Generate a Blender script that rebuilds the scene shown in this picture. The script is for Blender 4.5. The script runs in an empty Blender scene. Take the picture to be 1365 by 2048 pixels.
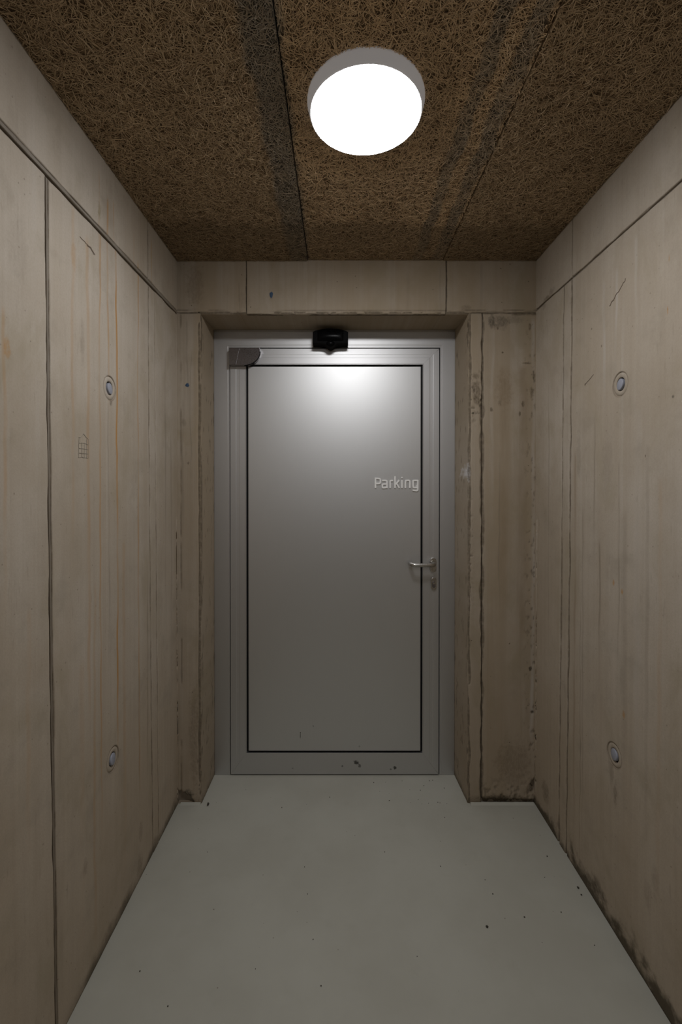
import bpy, bmesh, math, random
import numpy as np
from mathutils import Vector, Matrix

# ------------------------------------------------------------------ camera, world, exposure
scene = bpy.context.scene
C = scene.collection
EYE = 1.384                                    # eye height above the floor
cam_data = bpy.data.cameras.new('camera')
cam_data.sensor_fit = 'VERTICAL'
cam_data.sensor_height = 36.0
cam_data.sensor_width = 24.0
cam_data.lens = 36.0 * 910.0 / 2048.0          # a 16 mm lens
cam_data.shift_x = 5.0 / 2048.0
cam_data.shift_y = -45.6 / 2048.0
cam_data.clip_start = 0.02
cam = bpy.data.objects.new('camera', cam_data)
C.objects.link(cam)
cam.location = (0, 0, EYE)
cam.rotation_euler = (math.radians(90 - 0.4), 0, 0)
scene.camera = cam
world = bpy.data.worlds.new('world')
scene.world = world
world.use_nodes = True
world.node_tree.nodes['Background'].inputs['Color'].default_value = (0, 0, 0, 1)
world.node_tree.nodes['Background'].inputs['Strength'].default_value = 0.0
scene.view_settings.view_transform = 'Standard'
scene.view_settings.look = 'None'
scene.view_settings.gamma = 1
scene.view_settings.use_curve_mapping = False
scene.view_settings.exposure = 0.0
scene.cycles.max_bounces = 6
scene.cycles.glossy_bounces = 2
scene.cycles.use_light_tree = False
LAMP_STRENGTH = 54.0
LAMP_COLOUR = (0.985, 0.99, 1.0, 1)

# ------------------------------------------------------------------ the room (metres)
XL, XR = -0.6996, 0.8558        # side walls
Y1 = 1.974                      # front wall face
YD = 2.166                      # door leaf face
ZC = 2.363                      # ceiling underside
OX0, OX1, OZ = -0.597, 0.5635, 2.128   # door opening
BX0, BX1 = -0.5945, 0.5560             # the opening at the frame
YB = -5.2                       # far end of the corridor behind the camera
rng = np.random.default_rng(7)
random.seed(7)

# ------------------------------------------------------------------ helpers
def link(name, me, parent=None, mat=None):
    o = bpy.data.objects.new(name, me)
    C.objects.link(o)
    if parent: o.parent = parent
    if mat and me is not None:
        me.materials.clear(); me.materials.append(mat)
    return o

def from_bm(name, bm, mat, parent=None, smooth=False):
    bmesh.ops.recalc_face_normals(bm, faces=bm.faces)
    me = bpy.data.meshes.new(name)
    bm.to_mesh(me); bm.free()
    if smooth:
        me.polygons.foreach_set('use_smooth', [True] * len(me.polygons))
    return link(name, me, parent, mat)

def box(bm, x0, x1, y0, y1, z0, z1, bevel=0.0, seg=2):
    r = bmesh.ops.create_cube(bm, size=1.0)
    for v in r['verts']:
        v.co = Vector(((x0 + x1) / 2 + v.co.x * (x1 - x0), (y0 + y1) / 2 + v.co.y * (y1 - y0), (z0 + z1) / 2 + v.co.z * (z1 - z0)))
    if bevel:
        es = set(e for v in r['verts'] for e in v.link_edges)
        bmesh.ops.bevel(bm, geom=list(es), offset=bevel, segments=seg, affect='EDGES', profile=0.5)

def prism(bm, pts, y0, y1, axis='y', bevel=0.0):
    """closed outline (x, z) pushed from y0 to y1"""
    a = [bm.verts.new((p[0], y0, p[1])) for p in pts]
    b = [bm.verts.new((p[0], y1, p[1])) for p in pts]
    f0 = bm.faces.new(a); f1 = bm.faces.new(b[::-1])
    n = len(pts)
    for i in range(n):
        bm.faces.new((a[i], b[i], b[(i + 1) % n], a[(i + 1) % n]))
    if bevel:
        bmesh.ops.bevel(bm, geom=list(f0.edges), offset=bevel, segments=2, affect='EDGES', profile=0.5)

def tube(bm, path, radius, n=14, cap=True):
    path = [Vector(p) for p in path]
    rings = []
    up = Vector((0, 0, 1))
    for i, p in enumerate(path):
        t = (path[min(i + 1, len(path) - 1)] - path[max(i - 1, 0)]).normalized()
        a = t.cross(up)
        if a.length < 1e-4: a = Vector((1, 0, 0))
        a.normalize(); b = t.cross(a).normalized()
        rings.append([bm.verts.new(p + (a * math.cos(q) + b * math.sin(q)) * radius) for q in [2 * math.pi * k / n for k in range(n)]])
    for r0, r1 in zip(rings, rings[1:]):
        for k in range(n):
            bm.faces.new((r0[k], r0[(k + 1) % n], r1[(k + 1) % n], r1[k]))
    if cap:
        bm.faces.new(rings[0]); bm.faces.new(rings[-1][::-1])

def lathe(bm, prof, centre, axis, n=48, cap_last=True):
    """profile of (radius, height along axis); axis is a unit vector"""
    axis = Vector(axis).normalized()
    a = axis.orthogonal().normalized(); b = axis.cross(a)
    c = Vector(centre)
    rings = []
    for r, h in prof:
        if r < 1e-6:
            rings.append([bm.verts.new(c + axis * h)])
        else:
            rings.append([bm.verts.new(c + axis * h + (a * math.cos(2 * math.pi * k / n) + b * math.sin(2 * math.pi * k / n)) * r) for k in range(n)])
    for r0, r1 in zip(rings, rings[1:]):
        for k in range(n):
            k2 = (k + 1) % n
            if len(r0) == 1 and len(r1) == 1: continue
            if len(r0) == 1: bm.faces.new((r0[0], r1[k2], r1[k]))
            elif len(r1) == 1: bm.faces.new((r0[k], r0[k2], r1[0]))
            else: bm.faces.new((r0[k], r0[k2], r1[k2], r1[k]))

def smooth_path(p, it=2, closed=False):
    p = [Vector(q) for q in p]
    for _ in range(it):
        q = [p[0]]
        for a, b in zip(p, p[1:]):
            q += [a * .75 + b * .25, a * .25 + b * .75]
        q.append(p[-1])
        p = q
    return p

# smooth value noise, evaluated on numpy arrays
_tab = rng.random((256, 256))
def vnoise(x, y):
    xi = np.floor(x).astype(int); yi = np.floor(y).astype(int)
    fx = x - xi; fy = y - yi
    fx = fx * fx * (3 - 2 * fx); fy = fy * fy * (3 - 2 * fy)
    a = _tab[xi % 256, yi % 256]; b = _tab[(xi + 1) % 256, yi % 256]
    c = _tab[xi % 256, (yi + 1) % 256]; d = _tab[(xi + 1) % 256, (yi + 1) % 256]
    return (a * (1 - fx) + b * fx) * (1 - fy) + (c * (1 - fx) + d * fx) * fy
def fbm(x, y, octv=4):
    s = 0; a = 0.5
    for k in range(octv):
        s = s + a * vnoise(x * 2 ** k + 17.3 * k, y * 2 ** k + 9.1 * k); a *= 0.5
    return s
def sstep(x, a, b):
    t = np.clip((x - a) / (b - a), 0, 1)
    return t * t * (3 - 2 * t)

# ------------------------------------------------------------------ node helper
class NT:
    def __init__(s, name):
        s.m = bpy.data.materials.new(name); s.m.use_nodes = True
        s.t = s.m.node_tree; s.n = s.t.nodes; s.l = s.t.links
        s.bsdf = s.n['Principled BSDF']
    def put(s, sock, v):
        if isinstance(v, bpy.types.NodeSocket): s.l.new(v, sock)
        else: sock.default_value = v
    def math(s, op, a, b=0.0, c=None, clamp=False):
        n = s.n.new('ShaderNodeMath'); n.operation = op; n.use_clamp = clamp
        s.put(n.inputs[0], a); s.put(n.inputs[1], b)
        if c is not None: s.put(n.inputs[2], c)
        return n.outputs[0]
    def mul(s, a, b): return s.math('MULTIPLY', a, b)
    def add(s, a, b): return s.math('ADD', a, b)
    def sub(s, a, b): return s.math('SUBTRACT', a, b)
    def ramp(s, v, a, b, lo=0.0, hi=1.0, smooth=True):
        n = s.n.new('ShaderNodeMapRange'); n.interpolation_type = 'SMOOTHSTEP' if smooth else 'LINEAR'
        s.put(n.inputs['Value'], v); s.put(n.inputs['From Min'], a); s.put(n.inputs['From Max'], b)
        n.inputs['To Min'].default_value = lo; n.inputs['To Max'].default_value = hi
        return n.outputs[0]
    def mix(s, f, a, b, mode='MIX'):
        n = s.n.new('ShaderNodeMix'); n.data_type = 'RGBA'; n.blend_type = mode
        s.put(n.inputs[0], f)
        s.put(n.inputs[6], a if isinstance(a, bpy.types.NodeSocket) else (*a, 1)); s.put(n.inputs[7], b if isinstance(b, bpy.types.NodeSocket) else (*b, 1))
        return n.outputs[2]
    def pos(s):
        g = s.n.new('ShaderNodeNewGeometry'); x = s.n.new('ShaderNodeSeparateXYZ')
        s.l.new(g.outputs['Position'], x.inputs[0])
        return g.outputs['Position'], x.outputs[0], x.outputs[1], x.outputs[2]
    def vec(s, x, y, z):
        n = s.n.new('ShaderNodeCombineXYZ'); s.put(n.inputs[0], x); s.put(n.inputs[1], y); s.put(n.inputs[2], z)
        return n.outputs[0]
    def noise(s, v, scale, detail=3.0, rough=0.55, dist=0.0):
        n = s.n.new('ShaderNodeTexNoise'); s.put(n.inputs['Vector'], v)
        n.inputs['Scale'].default_value = scale; n.inputs['Detail'].default_value = detail
        n.inputs['Roughness'].default_value = rough; n.inputs['Distortion'].default_value = dist
        return n.outputs['Fac']
    def voronoi(s, v, scale):
        n = s.n.new('ShaderNodeTexVoronoi'); s.put(n.inputs['Vector'], v); n.inputs['Scale'].default_value = scale
        return n.outputs['Distance'], n.outputs['Color']
    def bump(s, h, strength, dist):
        n = s.n.new('ShaderNodeBump'); n.inputs['Strength'].default_value = strength; n.inputs['Distance'].default_value = dist
        s.l.new(h, n.inputs['Height']); s.l.new(n.outputs[0], s.bsdf.inputs['Normal'])
    def attr(s, name):
        n = s.n.new('ShaderNodeAttribute'); n.attribute_name = name
        return n

def plain(name, col, rough=0.5, metal=0.0, spec=0.5):
    k = NT(name)
    k.bsdf.inputs['Base Color'].default_value = (*col, 1)
    k.bsdf.inputs['Roughness'].default_value = rough
    k.bsdf.inputs['Metallic'].default_value = metal
    k.bsdf.inputs['Specular IOR Level'].default_value = spec
    p, x, y, z = k.pos()
    n = k.noise(p, 240, 2)
    k.l.new(k.ramp(n, .3, .7, rough - .04, rough + .04), k.bsdf.inputs['Roughness'])
    return k.m

# ------------------------------------------------------------------ concrete
RUST = (0.50, 0.265, 0.085)
DIRT = (0.110, 0.080, 0.050)
GREYM = (0.21, 0.175, 0.135)
PALE = (0.70, 0.67, 0.65)
def concrete(name, axis, streaks=(), blots=(), mould=None, tone=1.0, warm=0.0, dirt_shade_col=(0.185, 0.142, 0.098)):
    """streaks: (s, half width, z low, z high, colour, strength); blots: (s, z, half width, half height, colour, strength)"""
    k = NT(name)
    p, x, y, z = k.pos()
    s = y if axis == 'y' else x
    big = k.noise(p, 1.7, 5, 0.6)
    mid = k.noise(p, 9, 4, 0.6)
    grain = k.noise(k.vec(k.mul(s, 55), 0, k.mul(z, 1.1)), 1, 4, 0.6)       # board-marked vertical grain
    wide = k.noise(k.vec(k.mul(s, 9), 3.3, k.mul(z, 0.5)), 1, 4, 0.55)
    fine = k.noise(p, 190, 2, 0.6)
    dash = k.noise(k.vec(k.mul(s, 75), 9.1, k.mul(z, 11)), 1, 3, 0.6)
    cloud = k.noise(k.vec(k.mul(s, 5.5), 4.4, k.mul(z, 3.2)), 1, 5, 0.62, .4)
    a = (0.600 * tone, 0.530 * tone, 0.450 * tone); b = (0.500 * tone, 0.425 * tone, 0.340 * tone)
    c = k.mix(k.ramp(big, .34, .66), a, b)
    c = k.mix(k.mul(k.ramp(wide, .42, .75), .35), c, (0.45 * tone, 0.36 * tone, 0.26 * tone))
    low = k.ramp(k.add(z, k.mul(k.sub(mid, .5), .8)), 1.5, 0.2)
    c = k.mix(k.mul(low, .40), c, (0.52 * tone, 0.41 * tone, 0.29 * tone))  # browner foot of the wall: bounced-light tint plus staining put in the colour
    c = k.mix(k.ramp(grain, .35, .75, 0, .16 + .5 * warm), c, (0.34 * tone, 0.27 * tone, 0.20 * tone))
    c = k.mix(k.ramp(k.noise(k.vec(k.mul(s, 26), 7.7, k.mul(z, .9)), 1, 3), .60, .80, 0, .22), c, (0.66 * tone, 0.61 * tone, 0.56 * tone))
    c = k.mix(k.ramp(mid, .50, .78, 0, .42), c, (0.36 * tone, 0.31 * tone, 0.24 * tone))
    c = k.mix(k.ramp(fine, .3, .8, 0, .14), c, (0.30, 0.25, 0.19))
    c = k.mix(k.ramp(dash, .60, .78, 0, .34), c, (0.30 * tone, 0.25 * tone, 0.19 * tone))
    c = k.mix(k.ramp(cloud, .48, .70, 0, .52 + warm), c, (0.41 * tone, 0.345 * tone, 0.245 * tone))
    if warm: c = k.mix(k.ramp(wide, .35, .65, .25, .25 + warm), c, (0.39, 0.305, 0.205))
    # small air holes
    vd, vc = k.voronoi(p, 24)
    sep = k.n.new('ShaderNodeSeparateColor'); k.l.new(vc, sep.inputs[0])
    pore = k.mul(k.ramp(vd, .085, .04), k.ramp(sep.outputs[0], .68, .74))
    vd2, vc2 = k.voronoi(p, 55)
    sep2 = k.n.new('ShaderNodeSeparateColor'); k.l.new(vc2, sep2.inputs[0])
    pore2 = k.mul(k.ramp(vd2, .15, .06), k.ramp(sep2.outputs[1], .82, .88))
    pores = k.math('MAXIMUM', pore, k.mul(pore2, .6))
    c = k.mix(k.mul(pores, .75), c, DIRT)
    # stains with a place of their own
    wob = k.noise(k.vec(0, 5.0, z), 3.5, 3)
    alo = k.noise(k.vec(k.mul(s, 14), 2.0, k.mul(z, 3)), 1, 3)
    for i, (s0, w, z0, z1, col, st) in enumerate(streaks):
        d = k.math('ABSOLUTE', k.sub(k.add(s, k.mul(k.sub(wob, .5), .035 if i % 2 else -.035)), s0))
        m = k.ramp(d, w, w * .15)
        m = k.mul(m, k.ramp(z, z0 - .16, z0 + .22))
        m = k.mul(m, k.ramp(z, z1 + .02, z1 - .02))
        m = k.mul(m, k.ramp(alo, .30, .62, .15, 1.0))
        c = k.mix(k.mul(m, st if col is RUST else st * .75), c, col)
    edge = k.noise(p, 45, 3, 0.65)
    speck = k.noise(k.vec(k.mul(s, 120), 1.0, k.mul(z, 60)), 1, 4, 0.7)
    for (s0, z0, rs, rz, col, st) in blots:
        u = k.mul(k.sub(s, s0), 1 / rs); v = k.mul(k.sub(z, z0), 1 / rz)
        r = k.math('SQRT', k.add(k.mul(u, u), k.mul(v, v)))
        r = k.add(r, k.mul(k.sub(edge, .5), 1.5))
        c = k.mix(k.mul(k.mul(k.ramp(r, 1.0, .35), k.ramp(speck, .30, .62, .35, 1.0)), st * (.85 if rs > .012 else 1.0)), c, col)
    if mould:
        f0, f1, hh, st = mould
        e2 = k.noise(p, 11, 5, 0.65)
        m = k.ramp(k.sub(z, k.mul(k.ramp(e2, .30, .75), hh)), .035, -.035)
        m = k.mul(m, k.mul(k.ramp(s, f0 - .1, f0 + .1), k.ramp(s, f1 + .05, f1 - .05)))
        c = k.mix(k.mul(m, st), c, (0.055, 0.042, 0.022))
    dirt_shade = k.attr('dirt_shade').outputs['Fac']  # grooves and pits darkened: dirt plus cavity shade put into the colour
    c = k.mix(k.mul(dirt_shade, k.ramp(edge, .25, .6, .45, .95)), c, dirt_shade_col)
    c = k.mix(1.0, c, (0.83, 0.83, 0.825), 'MULTIPLY')
    k.l.new(c, k.bsdf.inputs['Base Color'])
    k.bsdf.inputs['Roughness'].default_value = 0.85
    k.bsdf.inputs['Specular IOR Level'].default_value = 0.22
    k.bump(fine, 0.4, 0.0006)
    return k.m

M = {}
M['wall_left'] = concrete('board_marked_concrete_with_rust', 'y', streaks=[
    (1.436, .0080, .60, 2.13, RUST, .95), (1.336, .0065, .45, 2.13, RUST, .60), (1.384, .0075, 1.70, 2.25, RUST, .70),
    (1.590, .0070, .35, 2.16, RUST, .60), (1.272, .0120, .70, 2.07, RUST, .35), (1.200, .0100, 1.3, 2.12, RUST, .25),
    (1.335, .0055, 2.15, 2.30, RUST, .75), (1.420, .0050, 2.14, 2.26, RUST, .55), (1.560, .0060, 2.14, 2.24, RUST, .35),
    (1.706, .0060, 2.14, 2.30, RUST, .6), (1.662, .0045, .35, 1.1, DIRT, .75), (1.587, .0045, .25, .72, DIRT, .45),
    (1.383, .0060, .95, 1.63, GREYM, .55), (1.480, .016, .2, 1.2, RUST, .22), (1.300, .010, .1, 1.1, RUST, .28), (0.955, .008, 1.2, 1.75, RUST, .40),
    (1.022, .012, .6, 1.1, RUST, .22), (1.84, .010, .9, 1.9, GREYM, .5), (1.90, .012, .5, 1.6, GREYM, .35), (1.235, .020, .1, .9, RUST, .14), (1.135, .016, .1, .8, GREYM, .22)],
    blots=[(0.962, 1.676, .012, .030, RUST, .6), (1.205, 1.99, .016, .05, RUST, .35), (1.245, 1.78, .014, .07, GREYM, .35), (1.335, 2.19, .012, .03, (.22, .20, .08), .5),
           (1.396, 1.683, .030, .040, RUST, .22), (1.40, 1.64, .010, .014, DIRT, .6), (1.35, 2.0, .05, .05, GREYM, .15), (1.0, 1.9, .04, .10, GREYM, .18),
           (1.25, .33, .02, .03, DIRT, .35), (1.593, .05, .03, .05, DIRT, .4), (1.445, .02, .06, .02, DIRT, .4), (1.60, .16, .02, .05, DIRT, .35)],
    mould=(1.2, 2.2, .045, .75))
M['wall_right'] = concrete('board_marked_concrete_with_mould', 'y', streaks=[
    (1.520, .0060, 1.28, 1.60, DIRT, .65), (1.388, .0050, .95, 1.45, GREYM, .75), (1.590, .0055, .2, 1.3, GREYM, .5),
    (1.490, .0070, .8, 1.2, DIRT, .50), (1.6063, .0028, .1, .95, DIRT, .85), (1.47, .012, 1.70, 2.05, PALE, .40), (1.405, .010, 1.80, 2.05, PALE, .45),
    (1.31, .010, 1.85, 2.1, PALE, .35), (1.36, .02, .5, 1.3, GREYM, .25), (1.645, .010, .2, 1.5, (.25, .16, .09), .5), (1.30, .02, .6, 1.6, PALE, .22),
    (1.26, .012, .5, 1.5, GREYM, .25), (1.85, .008, .8, 1.8, GREYM, .35), (1.21, .012, .3, 1.4, RUST, .15)],
    blots=[(1.370, 1.066, .007, .012, RUST, .85), (1.4126, 1.084, .006, .014, RUST, .7), (1.360, .697, .008, .016, RUST, .7), (1.1859, 1.839, .003, .016, RUST, .9),
           (1.181, 1.974, .003, .014, RUST, .6), (1.871, 2.157, .030, .010, DIRT, .75), (1.83, 2.165, .03, .02, GREYM, .6), (1.90, 2.14, .02, .03, DIRT, .45),
           (1.1648, 1.613, .0055, .0055, (.02, .02, .02), 1.0), (1.4824, 1.839, .006, .008, DIRT, .9), (1.5413, 1.915, .006, .006, DIRT, .8), (1.268, 1.468, .004, .006, DIRT, .8),
           (1.5806, 1.736, .005, .006, DIRT, .9), (1.42, .50, .02, .06, DIRT, .35), (1.40, .43, .012, .05, DIRT, .45), (1.25, .25, .02, .05, DIRT, .20), (1.22, .32, .02, .06, DIRT, .20),
           (1.87, .12, .04, .05, DIRT, .55), (1.45, 1.45, .04, .12, GREYM, .25), (1.62, 1.50, .02, .10, GREYM, .3)],
    mould=(0.9, 2.1, .085, .85))
M['wall_front'] = concrete('stained_concrete_around_the_door', 'x', warm=.38, tone=.90, dirt_shade_col=(.105, .080, .054), streaks=[
    (-.655, .006, 1.82, 2.10, GREYM, .8), (-.640, .004, 1.4, 1.95, GREYM, .5), (-.677, .008, 1.2, 1.75, GREYM, .45), (.72, .03, .9, 1.9, (.27, .19, .11), .5), (.80, .03, .6, 1.9, (.24, .17, .10), .5),
    (.668, .010, 1.3, 2.05, PALE, .25), (.845, .012, .2, 2.1, PALE, .40), (.70, .005, .9, 1.5, GREYM, .45), (-.48, .004, 2.12, 2.25, DIRT, .6), (-.43, .004, 2.12, 2.26, DIRT, .5), (.30, .01, 2.1, 2.3, GREYM, .35), (.44, .006, 2.13, 2.33, GREYM, .5), (.62, .01, 2.13, 2.35, GREYM, .4)],
    blots=[(.6631, 2.098, .018, .040, (.09, .075, .055), .95), (.705, 2.095, .040, .040, (.15, .125, .095), .85), (.76, 2.105, .05, .025, (.2, .165, .12), .6), (.690, 2.068, .005, .012, DIRT, .8), (.829, 2.075, .008, .02, DIRT, .7),
           (.815, 1.916, .020, .006, DIRT, .85), (.845, 1.86, .006, .03, DIRT, .75), (.838, 1.79, .014, .03, DIRT, .8), (.80, 1.739, .008, .018, DIRT, .8), (.786, 1.70, .006, .016, DIRT, .8),
           (.662, 1.714, .010, .012, DIRT, .7), (.711, 1.962, .005, .005, DIRT, .9), (.72, 1.80, .05, .10, (.24, .17, .10), .45), (.700, 1.75, .012, .02, DIRT, .4),
           (.835, .59, .010, .010, (.03, .02, .01), .95), (.842, .40, .010, .008, (.03, .02, .01), .9), (.745, .70, .004, .004, DIRT, .9), (.76, .18, .10, .12, (.18, .13, .08), .5),
           (.5660, 1.443, .008, .046, (.78, .76, .77), 1.0), (.595, 1.86, .02, .02, DIRT, .7), (.597, 1.80, .026, .05, DIRT, .75), (.60, 1.76, .018, .03, DIRT, .8), (.583, 1.70, .008, .006, (.02, .02, .01), 1),
           (-.67, 1.66, .014, .02, DIRT, .35), (-.652, 1.482, .006, .01, DIRT, .6), (-.63, .30, .03, .25, DIRT, .35), (-.66, .036, .035, .032, (.025, .02, .012), .95), (.70, .015, .12, .028, (.035, .026, .012), .9), (.84, .08, .014, .035, (.03, .022, .01), .85),
           (-.41, 2.19, .04, .05, (.20, .15, .10), .3), (-.62, 2.25, .05, .12, (.20, .15, .10), .5), (.55, 2.15, .03, .02, DIRT, .4), (-.2909, 2.20, .006, .012, (.03, .05, .10), .35)],
    mould=(-.75, .9, .03, .6))
M['concrete_plain'] = concrete('plain_concrete', 'y')
M['joint'] = concrete('dark_joint_mortar', 'y', tone=0.55)

def floor_mat():
    k = NT('grey_green_epoxy_floor')
    p, x, y, z = k.pos()
    c = k.mix(k.ramp(k.noise(p, 2.3, 5, .6), .35, .65), (0.425, 0.418, 0.365), (0.390, 0.380, 0.328))
    c = k.mix(k.ramp(k.noise(p, 11, 4, .6), .55, .8, 0, .25), c, (0.33, 0.315, 0.265))
    vd, vc = k.voronoi(p, 30)
    sep = k.n.new('ShaderNodeSeparateColor'); k.l.new(vc, sep.inputs[0])
    c = k.mix(k.mul(k.mul(k.ramp(vd, .07, .03), k.ramp(sep.outputs[0], .86, .9)), .7), c, (0.10, 0.085, 0.06))
    k.l.new(c, k.bsdf.inputs['Base Color'])
    k.l.new(k.ramp(k.noise(p, 6, 3), .3, .7, .42, .56), k.bsdf.inputs['Roughness'])
    k.bsdf.inputs['Specular IOR Level'].default_value = 0.35
    k.bump(k.noise(p, 14, 3), 0.12, 0.002)
    return k.m
M['floor'] = floor_mat()

def wool_mat(name, strand):
    """wood wool: warm brown strands, with the grey cement bands where the boards meet"""
    k = NT(name)
    p, x, y, z = k.pos()
    if strand:
        tint = k.attr('tint').outputs['Fac']
        c = k.mix(tint, (0.41, 0.300, 0.185), (0.71, 0.54, 0.35))
    else:
        c = k.mix(k.ramp(k.noise(p, 60, 3), .35, .65), (0.10, 0.068, 0.040), (0.26, 0.18, 0.105))
    if strand: c = k.mix(k.attr('pale').outputs['Fac'], c, (1.36, 1.34, 1.32), 'MULTIPLY')  # middle board's strands paler, with lamplight beside the lamp put into their colour
    big = k.noise(p, 3.2, 4, .6)
    c = k.mix(k.ramp(big, .38, .68, 0, .45), c, k.mix(.5, c, (0.16, 0.11, 0.07)))
    wx = k.add(x, k.mul(k.sub(k.noise(p, 8, 4, .6), .5), .05))
    grey = (0.285, 0.258, 0.215) if strand else (0.08, 0.078, 0.07)
    for a0, a1, st in ((-.222, -.112, .80), (.314, .366, .66), (.392, .452, .66)):
        mid, hw = (a0 + a1) / 2, (a1 - a0) / 2
        m = k.ramp(k.math('ABSOLUTE', k.sub(wx, mid)), hw, hw * .55)
        m = k.mul(m, k.ramp(k.noise(p, 5, 3), .25, .55, .5, 1.0))
        if strand: m = k.mul(m, k.ramp(k.attr('tint').outputs['Fac'], 0, 1, 1.0, .75))
        c = k.mix(k.mul(m, st), c, grey)
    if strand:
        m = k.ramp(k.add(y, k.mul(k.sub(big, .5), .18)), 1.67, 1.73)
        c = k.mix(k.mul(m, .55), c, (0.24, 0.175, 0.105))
    k.l.new(c, k.bsdf.inputs['Base Color'])
    k.bsdf.inputs['Roughness'].default_value = 0.9
    k.bsdf.inputs['Specular IOR Level'].default_value = 0.1
    return k.m
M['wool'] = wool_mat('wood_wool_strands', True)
M['wool_core'] = wool_mat('wood_wool_core', False)

def metal(name, col, rough, axis='z', aniso=0.0):
    k = NT(name)
    p, x, y, z = k.pos()
    g = k.noise(k.vec(k.mul(x, 900 if axis == 'z' else 6), 0, k.mul(z, 6 if axis == 'z' else 900)), 1, 2)
    c = k.mix(k.ramp(g, .3, .7), [v * .99 for v in col], [min(1, v * 1.01) for v in col])
    k.l.new(c, k.bsdf.inputs['Base Color'])
    k.bsdf.inputs['Metallic'].default_value = 1.0
    k.l.new(k.ramp(g, .3, .7, rough - .006, rough + .006), k.bsdf.inputs['Roughness'])
    return k

def door_mat(name, rough, marks, tint=(0.665, 0.665, 0.665)):
    k = metal(name, tint, rough)
    p, x, y, z = k.pos()
    base = k.bsdf.inputs['Base Color'].links[0].from_socket
    e = k.noise(p, 130, 3, .6)
    for (x0, z0, rx, rz, st) in marks:
        u = k.mul(k.sub(x, x0), 1 / rx); v = k.mul(k.sub(z, z0), 1 / rz)
        r = k.add(k.math('SQRT', k.add(k.mul(u, u), k.mul(v, v))), k.mul(k.sub(e, .5), 1.8 if st < .9 else .1))
        m = k.mul(k.ramp(r, 1, .5), st)
        base = k.mix(m, base, (0.02, 0.018, 0.014))
    k.l.new(base, k.bsdf.inputs['Base Color'])
    return k.m
M['panel'] = door_mat('satin_aluminium_sheet', 0.47, [(-.1828, .190, .0018, .017, .95), (-.1825, .204, .0030, .0035, .95), (-.1206, .235, .004, .007, .45), (.10, .14, .006, .006, .3)])
M['profile'] = door_mat('anodised_aluminium_profile', 0.48, [(.0849, .062, .014, .012, .8), (.100, .046, .008, .010, .6), (.0179, .045, .006, .006, .6), (.2689, .038, .010, .009, .8), (.25, .03, .006, .006, .5), (-.22, .035, .006, .005, .4)], (0.61, 0.607, 0.61))
M['steel'] = plain('brushed_steel', (0.52, 0.50, 0.47), 0.28, 1.0)
M['hinge'] = plain('dull_grey_metal', (0.27, 0.255, 0.265), 0.30, 1.0)
M['gasket'] = plain('black_rubber_gasket', (0.006, 0.006, 0.006), 0.6, 0, .2)
M['letters'] = plain('pale_brushed_letters', (0.95, 0.94, 0.92), 0.40, 0.0, 1.0)
M['sensor'] = plain('black_plastic', (0.003, 0.003, 0.0033), 0.55, 0, .035)
M['lens'] = plain('glossy_black_lens', (0.003, 0.003, 0.0033), 0.25, 0, .05)
M['lamp_body'] = plain('opal_lamp_rim_aglow', (0.72, 0.72, 0.74), 0.5, 0, .4)
M['lamp_body'].node_tree.nodes['Principled BSDF'].inputs['Emission Color'].default_value = (1, .98, 1, 1)
M['lamp_body'].node_tree.nodes['Principled BSDF'].inputs['Emission Strength'].default_value = 0.10
M['lamp_body'].cycles.emission_sampling = 'NONE'   # its faint glow needs no light sampling
M['plug'] = plain('grey_plastic_plug', (0.30, 0.31, 0.36), 0.45, 0, .4)
M['collar'] = concrete('mortar_collar', 'y', tone=0.95)
M['hole'] = plain('dark_plug_hole', (0.02, 0.018, 0.016), 0.9, 0, .1)
M['pencil'] = plain('pencil_graphite', (0.37, 0.33, 0.275), 0.7, 0, .1)
M['crack'] = plain('dirty_hairline_crack', (0.17, 0.13, 0.10), 0.9, 0, .1)
M['blue'] = plain('blue_paint', (0.045, 0.080, 0.140), 0.6, 0, .3)
M['grit'] = plain('dark_grit', (0.035, 0.028, 0.02), 0.9, 0, .2)
M['stone'] = plain('dark_round_stone', (0.045, 0.040, 0.032), 0.8, 0, .3)
k = NT('lit_opal_diffuser')
k.bsdf.inputs['Base Color'].default_value = (0.8, 0.8, 0.8, 1)
k.bsdf.inputs['Emission Color'].default_value = LAMP_COLOUR
k.bsdf.inputs['Emission Strength'].default_value = LAMP_STRENGTH
M['diffuser'] = k.m

# ------------------------------------------------------------------ relief panels: real displaced concrete
def lean(z):                     # the formwork boards of the side walls stand a touch out of plumb
    return 0.026 * np.clip(1 - z / 2.13, 0, 1) ** 1.5
MAPS = {
    'left': lambda s, z, h: (XL + h, np.where(s > 1.96, s, s + lean(z)), z),
    'right': lambda s, z, h: (XR - h, np.where(s > 1.96, s, s + lean(z)), z),
    'front': lambda s, z, h: (s, Y1 - h, z),
}
def coords(a, b, step, ends=(True, True), fine=0.0015, extra=()):
    e = [0, fine, 2 * fine, 3.5 * fine, 5.5 * fine]
    c = list(np.arange(a, b, step)) + [b]
    if ends[0]: c += [a + q for q in e]
    if ends[1]: c += [b - q for q in e]
    for (m, w, st) in extra: c += list(np.arange(m - w, m + w, st))
    c = np.array(sorted(set(np.round([q for q in c if a <= q <= b], 5))))
    keep = [c[0]]
    for q in c[1:]:
        if q - keep[-1] > fine * .6: keep.append(q)
    keep[-1] = b
    return np.array(keep)

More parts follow.
